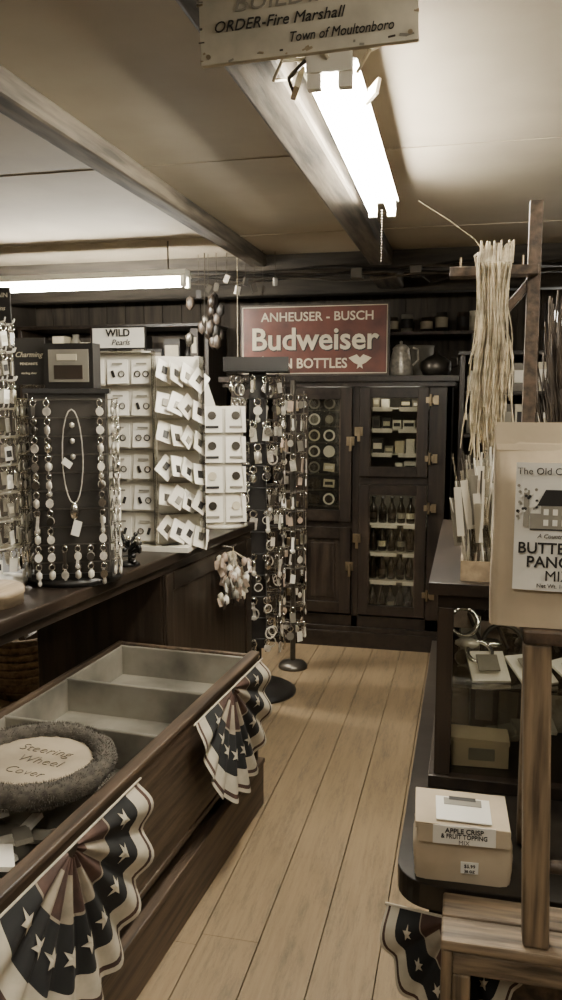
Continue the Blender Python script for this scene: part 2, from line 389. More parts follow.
def shelfunit(nm,x0,x1,y0,y1,zs,top,gname,seed,mats,hmax=.2):
    random.seed(seed); b=B(nm)
    for x in(x0,x1-.03): b.bb(x,x+.03,y0,y1,0,top,darkWz)
    b.bb(x0,x1,y1-.015,y1,0,top,wallM)
    for z in zs: b.bb(x0+.03,x1-.03,y0,y1-.015,z-.022,z,darkW)
    b.bb(x0-.01,x1+.01,y0-.01,y1,top,top+.025,darkW)
    so=b.done(bevel=.003,seg=1)
    g=B(gname)
    for z in zs:
        x=x0+.035
        while x<x1-.12:
            w=random.uniform(.05,.12); h=random.uniform(.08,hmax); m=random.choice(mats)
            if random.random()<.3: g.lathe((x+w/2,y0+.09,z),[(0,0),(w*.45,0),(w*.45,h*.7),(w*.25,h*.85),(w*.25,h),(0,h)],m,n=12)
            else:
                g.bb(x,x+w,y0+.03,y0+.16,z,z+h,m); g.bb(x+.01,x+w-.01,y0+.028,y0+.03,z+h*.3,z+h*.75,random.choice([cream,ink,whiteM,greyM]))
            x+=w+.012
    go=g.done(); go.parent=so
shelfunit('wooden_shelf_unit',-.06,.9,4.70,5.1,(.1,.42,.74,1.06,1.36,1.60),1.80,'shelf_goods',3,[cream,whiteM,greyM,whiteM,blackP,metalD],.17)
shelfunit('wooden_shelf_unit',-3.2,-1.75,5.3,5.7,(.1,.45,.8,1.15,1.5,1.8),2.05,'shelf_goods',5,[cream,greyM,signDk,blackP,metalD,midW,blackP],.25)
random.seed(11)
# ---------------------------------------------------------------- left counter
CL=(-1.02,3.79,0); CR=math.radians(-6.2)
CT=TR(*CL)@RZ(CR)
b=B('store_counter')
b.bb(-.66,0,-3.2,0,.91,.95,darkW); b.bb(-.64,-.015,-3.18,-.02,.875,.91,darkW)
b.bb(-.03,-.018,-.93,-.03,0,.875,darkWz); b.bb(-.62,-.03,-.05,-.03,0,.875,darkWz)
b.bb(-.62,-.03,-.93,-.915,0,.875,darkWz)
b.bb(-.018,-.008,-.93,-.87,0,.875,darkWz);b.bb(-.018,-.008,-.1,-.03,0,.875,darkWz);b.bb(-.018,-.008,-.87,-.1,0,.1,darkW);b.bb(-.018,-.008,-.87,-.1,.8,.875,darkW)
for y in(-3.1,-2.1): b.bb(-.64,-.58,y,y+.06,0,.875,darkWz)
b.done(loc=CL,rz=CR,bevel=.005)
def onC(x,y,z=.951): return CT@Vector((x,y,z))
def charm(b,p,dr,sz=.02,kind=0,m=chrome,ring=True,m2=None,rt=.09):
    """small hanging ring and tag: p=hook point, dr=outward angle"""
    T=TR(*p)@RZ(dr+PI/2+random.uniform(-.35,.35))
    if ring: b.torus((0,0,-sz*.6),sz*.55,sz*rt,chrome,T=T,n=10,k=3,rot=(PI/2,0,0))
    z=-sz*1.2-sz*.8
    R=(0,random.uniform(-.15,.15),0)
    if kind==0: b.cyl((0,-.002,z),(0,.002,z),sz*.75,m,n=10,T=T)
    elif kind==1: b.box((0,0,z-.2*sz),(sz*1.1,.003,sz*1.9),m,T,R)
    elif kind==2: b.sph((0,0,z),sz*.7,m,n=7,sc=(1,.5,1.2),T=T)
    elif kind==3:
        b.box((0,0,z-.4*sz),(sz*.5,.004,sz*2.6),m,T,R); b.sph((0,0,z-1.6*sz),sz*.5,m,n=6,sc=(1,.4,1),T=T)
    elif kind==4: b.torus((0,0,z-.5*sz),sz*.9,sz*.12,m,T=T,n=12,k=4,rot=(PI/2,0,0))
    if m2: b.box((0,-.0035,z-.2*sz),(sz*.7,.001,sz*.9),m2,T,R)
# pendant rack
b=B('pendant_display_rack')
b.lathe((0,0,0),[(0,0),(.18,0),(.18,.018),(.13,.025),(0,.025)],blackM,n=28)
b.bb(-.135,.135,-.135,.135,.03,.62,rackM)
b.bb(-.15,.15,-.15,.15,.62,.635,blackM); b.bb(-.145,.145,-.145,.145,.022,.04,blackM)
for fi in range(4):
    F=RZ(fi*PI/2)
    for r in range(10):
        z=.60-r*.058
        b.cyl((-.135,-.145,z),(.135,-.145,z),.0025,metalD,n=5,T=F)
        for c in range(6):
            x=-.115+c*.046
            if fi==0 and c in(2,3,4) and r<8: continue
            p=F@Vector((x,-.147,z)); b.cyl(p,p+F.to_3x3()@Vector((0,-.03,.004)),.0018,chrome,n=4)
            for e in range(2):
                charm(b,p+F.to_3x3()@Vector((0,-.010-.018*e,0)),fi*PI/2-PI/2,.0185,random.choice([0,2,2,3,0]),random.choice([chrome,silverP,silverP,silverP,metalD,white2]))
pts=[(.015+.036*math.sin(t),-.153,.42+.15*math.cos(t)) for t in [i*2*PI/20 for i in range(21)]]
b.tube(pts,.0022,silverP,n=5); b.sph((.015,-.155,.245),.018,chrome,n=8,sc=(1,.4,1.6)); b.box((.021,-.157,.19),(.03,.002,.05),whiteM,None,(0,.3,0)); b.box((-.005,-.157,.40),(.035,.002,.022),whiteM,None,(0,.6,0))
for k in range(3): b.sph((.015,-.15,.52-.05*k),.010,silverP,n=6)
p=onC(-.125,-1.37); rk=b.done(loc=p,rz=math.radians(24)); rk.scale=(.88,.88,1)
b=B('jewelry_card_box'); b.bb(-.085,.085,-.03,.03,0,.145,blackP); b.bb(-.07,.07,-.032,-.03,.02,.125,greyM); b.bb(-.05,.05,-.034,-.032,.03,.075,signDk); b.bb(-.04,.03,-.034,-.032,.09,.11,cream)
b.done(loc=(p[0]+.015,p[1],p[2]+.637),rz=.05,bevel=.003)
b=B('counter_sign_card'); b.bb(-.055,.055,-.004,.004,.012,.165,blackP); b.bb(-.06,.06,-.02,.02,0,.012,acryl)
s=b.done(loc=(p[0]-.13,p[1]-.02,p[2]+.637),rz=.1)
text('Charming',.024,(0,-.006,.11),cream,s,shear=.35); text('PENDANTS',.012,(0,-.006,.08),cream,s); text('sterling silver',.010,(0,-.006,.05),cream,s)
# white wire rack at far left
b=B('keychain_spinner_rack')
b.lathe((0,0,0),[(0,0),(.10,0),(.10,.015),(.02,.025),(0,.025)],white2,n=22); b.cyl((0,0,.02),(0,0,.87),.008,white2)
for r in range(9):
    z=.12+r*.09
    b.torus((0,0,z),.055,.003,white2,n=16,k=4)
    for k in range(10):
        a=k*PI/5+.2; b.cyl((0,0,z),(.075*math.cos(a),.075*math.sin(a),z),.0025,white2,n=4)
        b.tube([(.06*math.cos(a),.06*math.sin(a),z),(.085*math.cos(a),.085*math.sin(a),z+.002),(.09*math.cos(a),.09*math.sin(a),z+.015)],.003,white2,n=4)
        charm(b,(.08*math.cos(a),.08*math.sin(a),z),a,.023,1,random.choice([whiteM,whiteM,greyM,silverP,chrome]),True,random.choice([None,ink,cream]))
b.bb(-.075,.085,-.004,.004,.84,.95,blackP)
q=onC(-.315,-1.535); s=b.done(loc=q,rz=.15)
text('READ AGAIN',.02,(.02,-.006,.925),cream,s); text('2 Keychains',.02,(.02,-.006,.885),cream,s,shear=.3)
# white earring card stand
b=B('earring_card_stand')
b.bb(-.21,.23,-.14,.14,0,.02,white2)
def cards(T,x0,nx,dx,z0,nz,dz,w,h,tilt=0):
    for i in range(nx):
        for j in range(nz):
            c=(x0+i*dx,-.012,z0+j*dz); R=(-.12,tilt+random.uniform(-.06,.06),0)
            b.box(c,(w,.003,h),random.choice([whiteM,whiteM,white2]),T,R)
            for s in(-1,1):
                k=random.random()
                pp=(c[0]+s*w*.2,-.019,c[2]-h*.1)
                if k<.5: b.torus(pp,.011,.003,metalD,T=T,n=8,k=3,rot=(PI/2,0,0))
                else: b.box(pp,(.011,.003,.028),random.choice([blackP,metalD,blackP]),T,(0,.3*s,0))
            b.box((c[0],-.019,c[2]+h*.32),(w*.5,.001,h*.07),greyM,T)
TA=TR(-.06,-.10,0)@RZ(.1)
b.box((0,0,.40),(.29,.012,.78),white2,TA)
cards(TA,-.098,3,.098,.085,6,.125,.084,.095)
for j in range(7): b.box((0,-.02,.03+j*.125),(.29,.03,.004),acryl,TA)
for sx in(-.147,.147): b.box((sx,-.02,.40),(.004,.05,.78),acryl,TA)
TB=TR(.16,-.035,0)@RZ(.55)
b.box((0,0,.39),(.17,.01,.76),white2,TB)
for j in range(6):
    z=.08+j*.125
    for k in range(4):
        ry=random.uniform(.1,.9); rz_=random.uniform(.0,.7); sx_=random.uniform(.9,1.2)
        b.box((-.06+k*.045,-.05-.01*(k%2),z-.012*k+.012+random.uniform(-.01,.01)),(.066*sx_,.003,.085),random.choice([whiteM,whiteM,white2]),TB,(-.35,ry,rz_)); b.box((-.06+k*.045,-.056-.01*(k%2),z-.012*k+.01),(.022,.004,.03),random.choice([metalD,blackP,greyM]),TB,(-.35,ry,rz_))
    b.box((0,-.03,z-.055),(.17,.07,.004),acryl,TB)
b.box((.088,-.045,.39),(.003,.09,.76),acryl,TB)
TC=TR(-.205,.0,0)@RZ(-PI/2+.1); b.box((0,0,.39),(.2,.01,.76),white2,TC)
b.bb(-.17,.04,-.115,-.109,.78,.885,acryl)
b.bb(-.165,.065,-.119,-.115,.795,.885,blackP); b.bb(-.158,.058,-.1205,-.119,.802,.878,whiteM)
q=onC(-.20,-.74); s=b.done(loc=q,rz=CR+.12)
text('WILD',.040,(-.05,-.122,.858),ink,s,bold=.001); text('Pearls',.032,(-.04,-.122,.822),ink,s,shear=.3)
# white carousel
b=B('greeting_card_carousel')
b.lathe((0,0,0),[(0,0),(.12,0),(.12,.015),(0,.015)],white2,n=24)
b.bb(-.08,.08,-.08,.08,.015,.56,white2)
for fi in range(4):
    F=RZ(fi*PI/2)
    for r in range(4):
        for c in range(2):
            T=F@TR(-.055+c*.11,-.088,.09+r*.14)
            b.box((0,0,0),(.095,.004,.12),whiteM,T,(-.1,0,random.uniform(-.1,.1))); b.cyl((0,-.007,.018),(0,-.011,.018),.02,random.choice([greyM,metalD,cream]),n=12,T=T); b.box((0,-.012,-.035),(.06,.002,.012),random.choice([ink,greyM]),T); b.box((.0,.0,-.062),(.1,.03,.004),acryl,T)
T=TR(0,0,.56)
b.add([(-.13,-.05,0),(-.03,-.05,0),(-.10,-.02,.22),(-.13,.03,0),(-.03,.03,0)],[(0,1,2),(1,4,2),(4,3,2),(3,0,2)],white2,False,T)
b.box((-.115,-.03,.13),(.04,.004,.22),whiteM,T,(0,.05,0))
q=onC(-.105,-.16); b.done(loc=q,rz=.4)
# floor key ring racks
def floorrack(nm,loc,R,z0,z1,nr,na,mats,kinds,base=.2,sz=.022,panel=True,post=blackM,seed=1,rz=0,skip=.08,two=True):
    random.seed(seed); b=B(nm)
    b.lathe((0,0,0),[(0,0),(base,0),(base,.012),(base*.85,.03),(.03,.045),(0,.045)],post,n=32)
    b.cyl((0,0,.03),(0,0,z1+.06),.016,post,n=10)
    if panel:
        b.bb(-R*.3,R*.3,-R*.3,R*.3,z0,z1,blackP)
        b.bb(-R*1.15,R*1.15,-R*1.15,R*1.15,z1,z1+.02,post); b.bb(-R*1.15,R*1.15,-R*1.15,-R*1.1,z1+.02,z1+.07,blackP)
    for r in range(nr):
        z=z0+.07+(z1-z0-.09)*r/(nr-1)
        b.torus((0,0,z),R*.8,.003,post,n=18,k=4)
        for k in range(na):
            a=2*PI*k/na+(r%2)*.2
            if random.random()<skip: continue
            c,s_=math.cos(a),math.sin(a)
            b.cyl((R*.3*c,R*.3*s_,z),(R*c,R*s_,z+.004),.0018,chrome,n=4)
            for e in range(2 if two else 1):
                rr=R*(.98-.16*e); charm(b,(rr*c,rr*s_,z),a,sz*random.uniform(.75,1.25),random.choice(kinds),random.choice(mats))
    for k in range(4):
        a=k*PI/2+.4; b.cyl((R*.8*math.cos(a),R*.8*math.sin(a),z0),(R*.8*math.cos(a),R*.8*math.sin(a),z1),.003,post,n=5)
    return b.done(loc=loc,rz=rz)
floorrack('key_ring_rack',(-1.06,4.0,0),.14,.25,1.69,13,11,[chrome,chrome,silverP,silverP,silverP,blackP,white2,metalD],[0,1,2,3,4,4],seed=2,sz=.027,rz=.2)
floorrack('carded_keychain_rack',(-.965,4.42,0),.075,.2,1.6,13,8,[greyM,silverP,acryl,whiteM,acryl,pinkM,white2],[1,1,0,3],base=.085,sz=.026,panel=False,post=metalD,seed=4,skip=.12,two=False)
random.seed(21)
b=B('hanging_gift_pouches')
b.tube([(0,0,.0),(.05,0,-.005),(.07,0,.012)],.003,chrome); b.tube([(.055,0,0),(.055,0,-.05)],.0015,strawM)
for k in range(44):
    a=random.random()*2*PI; r=random.uniform(.01,.065); z=-.04-random.random()*.19
    b.sph((.055+r*math.cos(a)*(1+abs(z)),r*math.sin(a)*(1+abs(z)),z),.018,random.choice([pinkM,whiteM,pinkM,cream,greyM]),n=7,sc=(1,.8,1.4))
    b.box((.055+r*1.2*math.cos(a),r*1.2*math.sin(a)-.01,z-.02),(.025,.003,.04),random.choice([whiteM,pinkM,pinkM,signDk]),None,(random.uniform(-.4,.4),random.uniform(-.5,.5),a))
    b.cyl((.055,0,-.02),(.055+r*math.cos(a),r*math.sin(a),z+.02),.001,strawM,n=4)
b.done(loc=CT@Vector((-.005,-.40,.90)),rz=CR)
b=B('round_wooden_box'); b.lathe((0,0,0),[(0,0),(.105,0),(.105,.028),(.108,.03),(.108,.045),(.1,.05),(0,.05)],lightW,n=36); b.done(loc=onC(-.17,-1.76))
b=B('wire_jewelry_tree'); b.lathe((0,0,0),[(0,0),(.04,0),(.035,.012),(0,.02)],blackM,n=16); b.cyl((0,0,.01),(0,0,.10),.005,blackM,n=6)
for k in range(26):
    a=random.random()*2*PI; z=random.uniform(.03,.10); e=(.04*math.cos(a),.04*math.sin(a),z+random.uniform(-.02,.03)); b.tube([(0,0,z*.8),e],.0035,blackM,n=5); b.sph(e,.010,random.choice([blackM,chrome,metalD,blackM]),n=6)
b.done(loc=onC(-.055,-1.13))
b=B('wicker_basket'); b.lathe((0,0,0),[(0,0),(.14,0),(.17,.3),(.18,.33),(.165,.33),(.15,.05),(0,.05)],wicker,n=28)
for k in range(7): b.torus((0,0,.04+.042*k),.146+.0042*k,.007,wicker,n=28,k=5)
for k in range(14): b.box((random.uniform(-.09,.09),random.uniform(-.09,.09),.28+random.random()*.1),(.07,.03,.11),random.choice([cream,greyM,signDk,whiteM,blackP]),None,(random.uniform(-.5,.5),random.uniform(-.5,.5),random.random()*3))
b.done(loc=(-2.28,3.7,0))
b=B('waste_bin'); b.lathe((0,0,0),[(0,0),(.11,0),(.14,.44),(.148,.45),(.148,.47),(.13,.47),(.1,.03),(0,.03)],blackP,n=28); b.done(loc=(-2.1,4.1,0))
b=B('cardboard_box'); b.bb(-.18,.18,-.15,.15,0,.32,kraft); b.bb(-.18,.18,-.3,-.15,.31,.315,kraft); b.bb(-.18,.18,.15,.28,.31,.315,kraft); b.bb(-.1,.1,-.152,-.15,.08,.2,label)
for k in range(9): b.box((random.uniform(-.13,.13),random.uniform(-.1,.1),.36),(.08,.05,.12),random.choice([cream,whiteM,greyM,metalD]),None,(random.uniform(-.4,.4),0,random.random()*3))
b.done(loc=(-1.92,4.62,0))
b=B('hanging_ornaments')
for k in range(9):
    x=-1.5+k*.055+random.uniform(-.01,.01); L=random.uniform(.03,.12); y=4.38+random.uniform(-.03,.03); z=H-.08
    b.cyl((x,y,H),(x,y,z-L),.0015,metalD,n=4); b.box((x,y,z-L-.02),(.03,.012,.045),random.choice([whiteM,metalD,blackP,metalD]),None,(.2,random.uniform(-.5,.5),random.random()*2))
for k in range(16):
    b.sph((-1.56+random.uniform(0,.2),4.36+random.uniform(-.04,.04),2.12-random.random()*.25),.028,random.choice([blackP,metalD,signDk,darkW]),n=7,sc=(1,.7,1.5))
b.cyl((-1.46,4.36,H),(-1.46,4.36,1.9),.003,metalD,n=4); b.cyl((-1.27,4.36,H),(-1.27,4.36,1.75),.0025,strawM,n=4)
b.done()
# ---------------------------------------------------------------- foreground bin counter
BL=(-.752,2.83,0); BR=math.radians(-3.6)
BT=TR(*BL)@RZ(BR)
b=B('divided_bin_counter')
Wd,Ln=.585,2.15
b.bb(-.024,0,-Ln,0,.24,.60,midW); b.bb(-Wd,-Wd+.02,-Ln,0,.1,.60,midW)
b.bb(-Wd,0,-.02,0,.1,.598,midW); b.bb(-Wd,0,-Ln,-Ln+.02,.1,.60,midW)
b.bb(-.034,.006,-Ln-.003,.004,.592,.608,midW)
b.bb(-.05,-.028,-Ln,0,0,.24,darkW); b.bb(-.045,.018,-Ln,.01,0,.17,midW)
b.bb(-.045,.022,-Ln,.014,.165,.185,midW)
b.bb(-.036,.004,-Ln,.0,.235,.255,midW)
divs=[-.02,-.42,-.77,-1.12,-1.50,-1.85]
for y in divs[1:]: b.bb(-Wd+.02,-.024,y-.008,y+.008,.36,.59,binM)
b.bb(-Wd+.021,-.025,-.032,-.021,.36,.59,binM)
b.bb(-.034,-.0245,-Ln+.02,-.02,.36,.588,binM); b.bb(-Wd+.0205,-Wd+.03,-Ln+.02,-.02,.36,.588,binM)
b.bb(-Wd+.03,-.03,-Ln+.02,-.03,.44,.475,binM)
b.done(loc=BL,rz=BR,bevel=.004)
b=B('steering_wheel_cover')
rn=[[random.uniform(.85,1.2) for j in range(10)] for i in range(64)]
b.torus((0,0,.03),.172,.028,furM,n=64,k=10,fn=lambda i,j:rn[i][j])
for k in range(9000):
    a=random.random()*2*PI; t=random.random()*2*PI
    nrm=Vector((math.cos(t)*math.cos(a),math.cos(t)*math.sin(a),math.sin(t))); p=Vector((.172*math.cos(a),.172*math.sin(a),.03))+nrm*.028
    d=nrm+Vector((random.uniform(-.6,.6),random.uniform(-.6,.6),random.uniform(-.6,.6))); e=p+d.normalized()*random.uniform(.005,.010)
    sd=nrm.cross(d).normalized()*.0009 if nrm.cross(d).length>1e-4 else Vector((.001,0,0))
    b.add([p-sd,p+sd,e],[(0,1,2)],furM)
b.cyl((0,0,.030),(0,0,.033),.158,lidM,n=48)
b.torus((0,0,.034),.15,.0012,ink,n=48,k=4)
s=b.done(loc=(-1.045,1.735,.609)); s.rotation_euler=(.02,.03,.05)
text('Steering',.046,(.0,.055,.0365),signDk,s,rot=(0,0,-.12),shear=.2,bold=-.0012); text('Wheel',.046,(.01,.0,.0365),signDk,s,rot=(0,0,-.12),shear=.2,bold=-.0012); text('Cover',.042,(.0,-.06,.0365),signDk,s,rot=(0,0,-.12),shear=.2,bold=-.0012)
b=B('packaged_trinkets')
for k in range(60):
    x=random.uniform(-.52,-.08); y=random.uniform(-1.98,-1.18)
    if abs(y+1.5)<.05: y-=.08
    z=.485+random.random()*.05
    b.box((x,y,z),(random.uniform(.05,.1),random.uniform(.03,.06),.012),random.choice([whiteM,white2,greyM,whiteM,cream,pinkM]),None,(random.uniform(-.3,.3),random.uniform(-.3,.3),random.random()*3))
b.done(loc=BL,rz=BR)
# pleated fan bunting
def bunting(nm,R,T,npl=13,amp=.016,a0=PI,a1=2*PI,sq=1.08):
    """fan in local XZ plane (hanging below), facing -Y"""
    b=B(nm)
    def S(u,v,off=0):
        a=a0+(a1-a0)*u; r=.02+(R-.02)*v; w=.5-.5*math.cos(2*PI*((u*npl)%1)); w=w**.8
        rr=r*(1+.03*(w-.5)*v*2+.012*math.sin(u*23))
        return (rr*math.cos(a),-.006-off-amp*w*(.25+v)-.03*v*math.sin((a-PI))-.006*v*math.sin(u*17) ,rr*math.sin(a)*sq)
    def mf(u,v):
        if v<.36:
            return [red,clothD][int(u*npl*1)%2] if v>.1 else red
        if v<.38: return clothD
        if v<.76: return navy
        if v<.92: return clothW
        return red if v<.965 else clothW
    b.grid(S,npl*10,50,red,mf)
    ns=npl
    for i in range(ns):
        for vv,ph in((.57,.5),):
            uc=(i+ph)/ns; st=[]; ro=random.uniform(-.5,.5)
            for k in range(10):
                rad=(.070 if k%2==0 else .030)*R/.33*1.0
                an=PI/2+k*PI/5+ro
                du=rad*.33*math.cos(an)/((a1-a0)*vv*R); dv=rad*.33*math.sin(an)/R
                st.append(Vector(S(uc+du*1.0,vv-dv,.004)))
            c=Vector(S(uc,vv,.005))
            b.add([c]+st,[(0,1+k,1+(k+1)%10) for k in range(10)],clothW)
    b.tube([(-R,-.004,0),(R,-.004,0)],.003,clothW)
    o=b.done(); o.matrix_world=T; return o
FX=RZ(PI/2)   # face +x
bunting('bunting_fan',.325,BT@TR(.024,-.36,.595)@FX,npl=9,amp=.022)
bunting('bunting_fan',.33,BT@TR(.024,-1.36,.595)@FX,npl=9,amp=.022)
# ---------------------------------------------------------------- right display counter
b=B('glass_display_case')
zl=.66; poly=[]; lx0,lx1,ly0,ly1=-.112,.62,1.405,2.95; rc=.075
for k in range(9):
    a=PI+PI/2*k/8; poly.append((lx0+rc+rc*math.cos(a),ly0+rc+rc*math.sin(a)))
poly+=[(lx1,ly0),(lx1,ly1),(lx0,ly1)]
b.prism(poly,zl-.05,zl,leather)
b.bb(-.05,.6,1.47,2.93,0,zl-.05,darkWz)
b.bb(-.065,.61,1.45,2.94,0,.1,darkW)
ux0,ux1,uy0,uy1,ut=-.058,.56,1.80,2.72,1.12
b.bb(ux0-.012,ux1+.012,uy0-.012,uy1+.012,zl,zl+.03,darkW)
for x in(ux0,ux1-.036):
    for y in(uy0,uy1-.036): b.bb(x,x+.036,y,y+.036,zl+.03,ut-.035,darkWz)
b.bb(ux0,ux1,uy0,uy1,ut-.035,ut,darkW)
b.bb(ux0-.02,ux1+.02,uy0-.03,uy1+.02,ut,ut+.028,darkW)
b.bb(ux0+.036,ux1-.036,uy0+.012,uy0+.016,zl+.03,ut-.035,glass); b.bb(ux0+.012,ux0+.016,uy0+.036,uy1-.036,zl+.03,ut-.035,glass)
b.bb(ux0+.02,ux1-.02,uy0+.04,uy1-.03,.885,.893,glass); b.bb(ux1-.012,ux1,uy0+.036,uy1-.036,zl+.03,ut-.035,darkWz)
b.bb(ux0+.036,ux1-.036,uy1-.012,uy1,zl+.03,ut-.035,darkWz)
b.bb(.05,.4,uy0+.05,uy0+.06,ut-.045,ut-.037,stripE)
b.done(bevel=.006,seg=2)
b=B('case_merchandise')
for k in range(3):
    b.box((.06+k*.1,1.93,.90+.012),(.09,.1,.006),whiteM,None,(.45,0,.2+.3*k))
    b.box((.06+k*.1,1.92,.925),(.05,.05,.004),greyM,None,(.5,0,.2+.3*k))
b.torus((.04,1.95,.94),.03,.006,chrome,n=20,k=6,rot=(.7,.2,0)); b.sph((.0,1.98,.915),.02,metalD,n=10); b.torus((.1,2.06,.93),.05,.006,metalD,n=20,k=6,rot=(1.3,.2,0))
b.torus((-.0,2.0,1.0),.035,.007,chrome,n=18,k=6,rot=(1.2,.3,0)); b.sph((.01,1.97,.955),.022,silverP,n=10,sc=(1.4,1,.6)); b.sph((.07,2.0,.95),.02,chrome,n=10,sc=(1.4,1,.6))
for k in range(6): b.tube([(.0+.06*k,2.15,1.07),(.01+.06*k,2.1,1.0),(.05+.06*k,2.03,.93)],.005,random.choice([chrome,metalD,signDk]))
for k in range(14):
    x=random.uniform(-.01,.16); y=random.uniform(2.05,2.5); b.box((x,y,.93+.03*(k%3)),(random.uniform(.03,.06),.012,random.uniform(.05,.1)),random.choice([white2,greyM,silverP,brass,pinkM]),None,(random.uniform(-.3,.1),0,random.uniform(-.5,.5)))
for x,y in((.03,2.25),(.17,2.2),(.32,2.1)):
    b.lathe((x,y,.893),[(0,0),(.035,0),(.03,.012),(.008,.02),(.008,.05),(.03,.075),(.035,.13),(.015,.15),(0,.16)],random.choice([leather,metalD]),n=14)
for k in range(8): b.box((.0+k*.06,2.1+.04*(k%2),.75),(.045,.02,.11),random.choice([greyM,silverP,metalD,kraft]),None,(.1,0,.2*(k%3-1)))
for k in range(7): b.box((.01+k*.03,1.97,.70+.01*k),(.07,.05,.01),random.choice([whiteM,greyM,cream]),None,(.3,random.uniform(-.3,.3),random.random()))
b.done()
b=B('paper_sack_bundle'); b.box((.045,1.885,.722),(.13,.07,.06),kraft,None,(0,0,.05)); b.box((.045,1.883,.757),(.135,.066,.012),kraft,None,(.08,.03,.05)); b.box((.05,1.848,.725),(.06,.003,.03),greyM,None,(0,0,.05)); b.done(bevel=.008)
TT=ut+.0285
b=B('pen_display_box')
b.bb(-.01,.085,1.80,1.90,TT,TT+.006,lightW)
for a in((-.01,.085,1.80,1.806),(-.01,.085,1.894,1.90),(-.01,-.004,1.806,1.894),(.079,.085,1.806,1.894)): b.bb(*a,TT,TT+.045,lightW)
b.add([(-.01,1.799,TT+.045),(.085,1.799,TT+.045),(.085,1.90,TT+.095),(-.01,1.90,TT+.095)],[(0,1,2,3)],acryl)
for k in range(75):
    x=random.uniform(.0,.075); y=random.uniform(1.815,1.885); dx=random.uniform(-.055,.03); h=random.uniform(.17,.30)
    b.cyl((x,y,TT+.01),(x+dx,y+random.uniform(-.02,.02),TT+h),.0022,random.choice([whiteM,greyM,acryl,metalD,white2,acryl,silverP]),n=6)
    if k%2==0: b.box((x+dx*.7,y-.012,TT+h*.7),(.016,.002,.11),random.choice([greyM,acryl,acryl,white2]),None,(0,dx*3,0))
b.done()
# stand with hanging cords
b=B('wooden_hanging_stand')
b.box((.138,2.02,1.58),(.030,.028,.86),midW); b.box((.045,1.99,1.848),(.20,.05,.022),midW); b.box((.14,2.02,TT+.012),(.14,.14,.022),midW)
b.box((.10,2.02,1.79),(.02,.02,.12),midW,None,(0,.7,0))
for k in range(5): b.cyl((-.03+k*.035,1.975,1.859),(-.03+k*.035,1.975,1.881),.003,brass,n=6)
b.done(bevel=.003)
b=B('leather_cord_bundle')
for k in range(170):
    x0=random.uniform(.005,.085); y0=1.956+random.uniform(-.016,.006); L=random.choice([random.uniform(.30,.45),random.uniform(.2,.5)]); sw=random.uniform(-.024,.022); pts=[]
    ph=random.random()*6; am=random.uniform(.002,.007)
    for i in range(11):
        t=i/10; pts.append((x0+(x0-.045)*-.25*math.sin(PI*min(1,t*1.5))+sw*t+am*t*math.sin(t*11+ph),y0-.012*t+.006*math.sin(ph+t*4)-.004,1.862-L*t))
    b.tube(pts,.0015,strawM,n=4)
for k in range(30):
    x0=.008+k*.0027; h=random.random()*.035; b.tube([(x0,1.953,1.862),(x0+.002,1.965,1.885+h),(x0+random.uniform(-.012,.012),1.995,1.885+h*.5),(x0,2.02,1.86)],.0022,strawM,n=5)
b.tube([(.03,1.97,1.88),(-.0,1.97,1.92),(-.06,1.965,1.965),(-.13,1.96,2.01)],.0014,strawM,n=4)
b.done()
b=B('dried_twig_bundle'); b.lathe((0,0,0),[(0,0),(.05,0),(.06,.1),(.045,.2),(.05,.22),(.04,.22),(.05,.1),(0,.02)],metalD,n=18)
for k in range(300):
    a=random.random()*2*PI; r=random.uniform(0,.035); s_=random.uniform(.8,2.4); h=random.uniform(.36,.62); ph=random.random()*6
    p=[(r*math.cos(a)*(1+s_*t)+.007*math.sin(ph+t*9),r*math.sin(a)*(1+s_*t),.05+h*t) for t in(0,.25,.5,.65,.8,.9,1)]
    b.tube(p,.0024,twigM,n=4)
b.done(loc=(.245,2.13,TT))
# ---------------------------------------------------------------- crate, stool, bags foreground right
b=B('wooden_crate')
x0,x1,y0,y1=-.022,.52,1.255,1.395
b.bb(x0,x1,y0+.002,y0+.068,.640,.66,crateM); b.bb(x0,x1,y0+.072,y1-.002,.640,.66,crateM)
for x in(x0,x1-.02): b.bb(x+.001,x+.02,y0+.004,y1,.0,.640,midWz)
b.bb(x0+.02,x1-.02,y0+.004,y0+.016,.60,.640,crateM); b.bb(x0+.02,x1-.02,y1-.014,y1,0,.640,midW)
b.bb(x0+.02,x1-.02,y0+.006,y1-.014,.30,.315,crateM); b.bb(x0+.02,x1-.02,y0+.006,y1-.014,.02,.035,crateM)
b.bb(x0+.02,x0+.05,y0+.004,y0+.02,.035,.60,midWz)
b.done(bevel=.004)
b=B('wooden_stool')
def leg(xb,yb,xt,yt): 
    vs=[]
    for (x,y,z) in((xb,yb,.661),(xt,yt,1.175)):
        for sx,sy in((-1,-1),(1,-1),(1,1),(-1,1)): vs.append((x+sx*.021,y+sy*.019,z))
    b.add(vs,[(3,2,1,0),(4,5,6,7),(0,1,5,4),(1,2,6,5),(2,3,7,6),(3,0,4,7)],midWz)
leg(.130,1.285,.113,1.275); leg(.44,1.285,.43,1.275); leg(.138,1.60,.128,1.46); leg(.44,1.60,.43,1.46)
b.bb(.09,.46,1.25,1.48,1.175,1.20,midW)
b.cyl((.12,1.28,.80),(.435,1.28,.80),.011,midW,n=10); b.cyl((.12,1.28,.95),(.13,1.52,.95),.011,midW,n=10); b.cyl((.435,1.28,.95),(.435,1.52,.95),.011,midW,n=10)
b.done(bevel=.005)
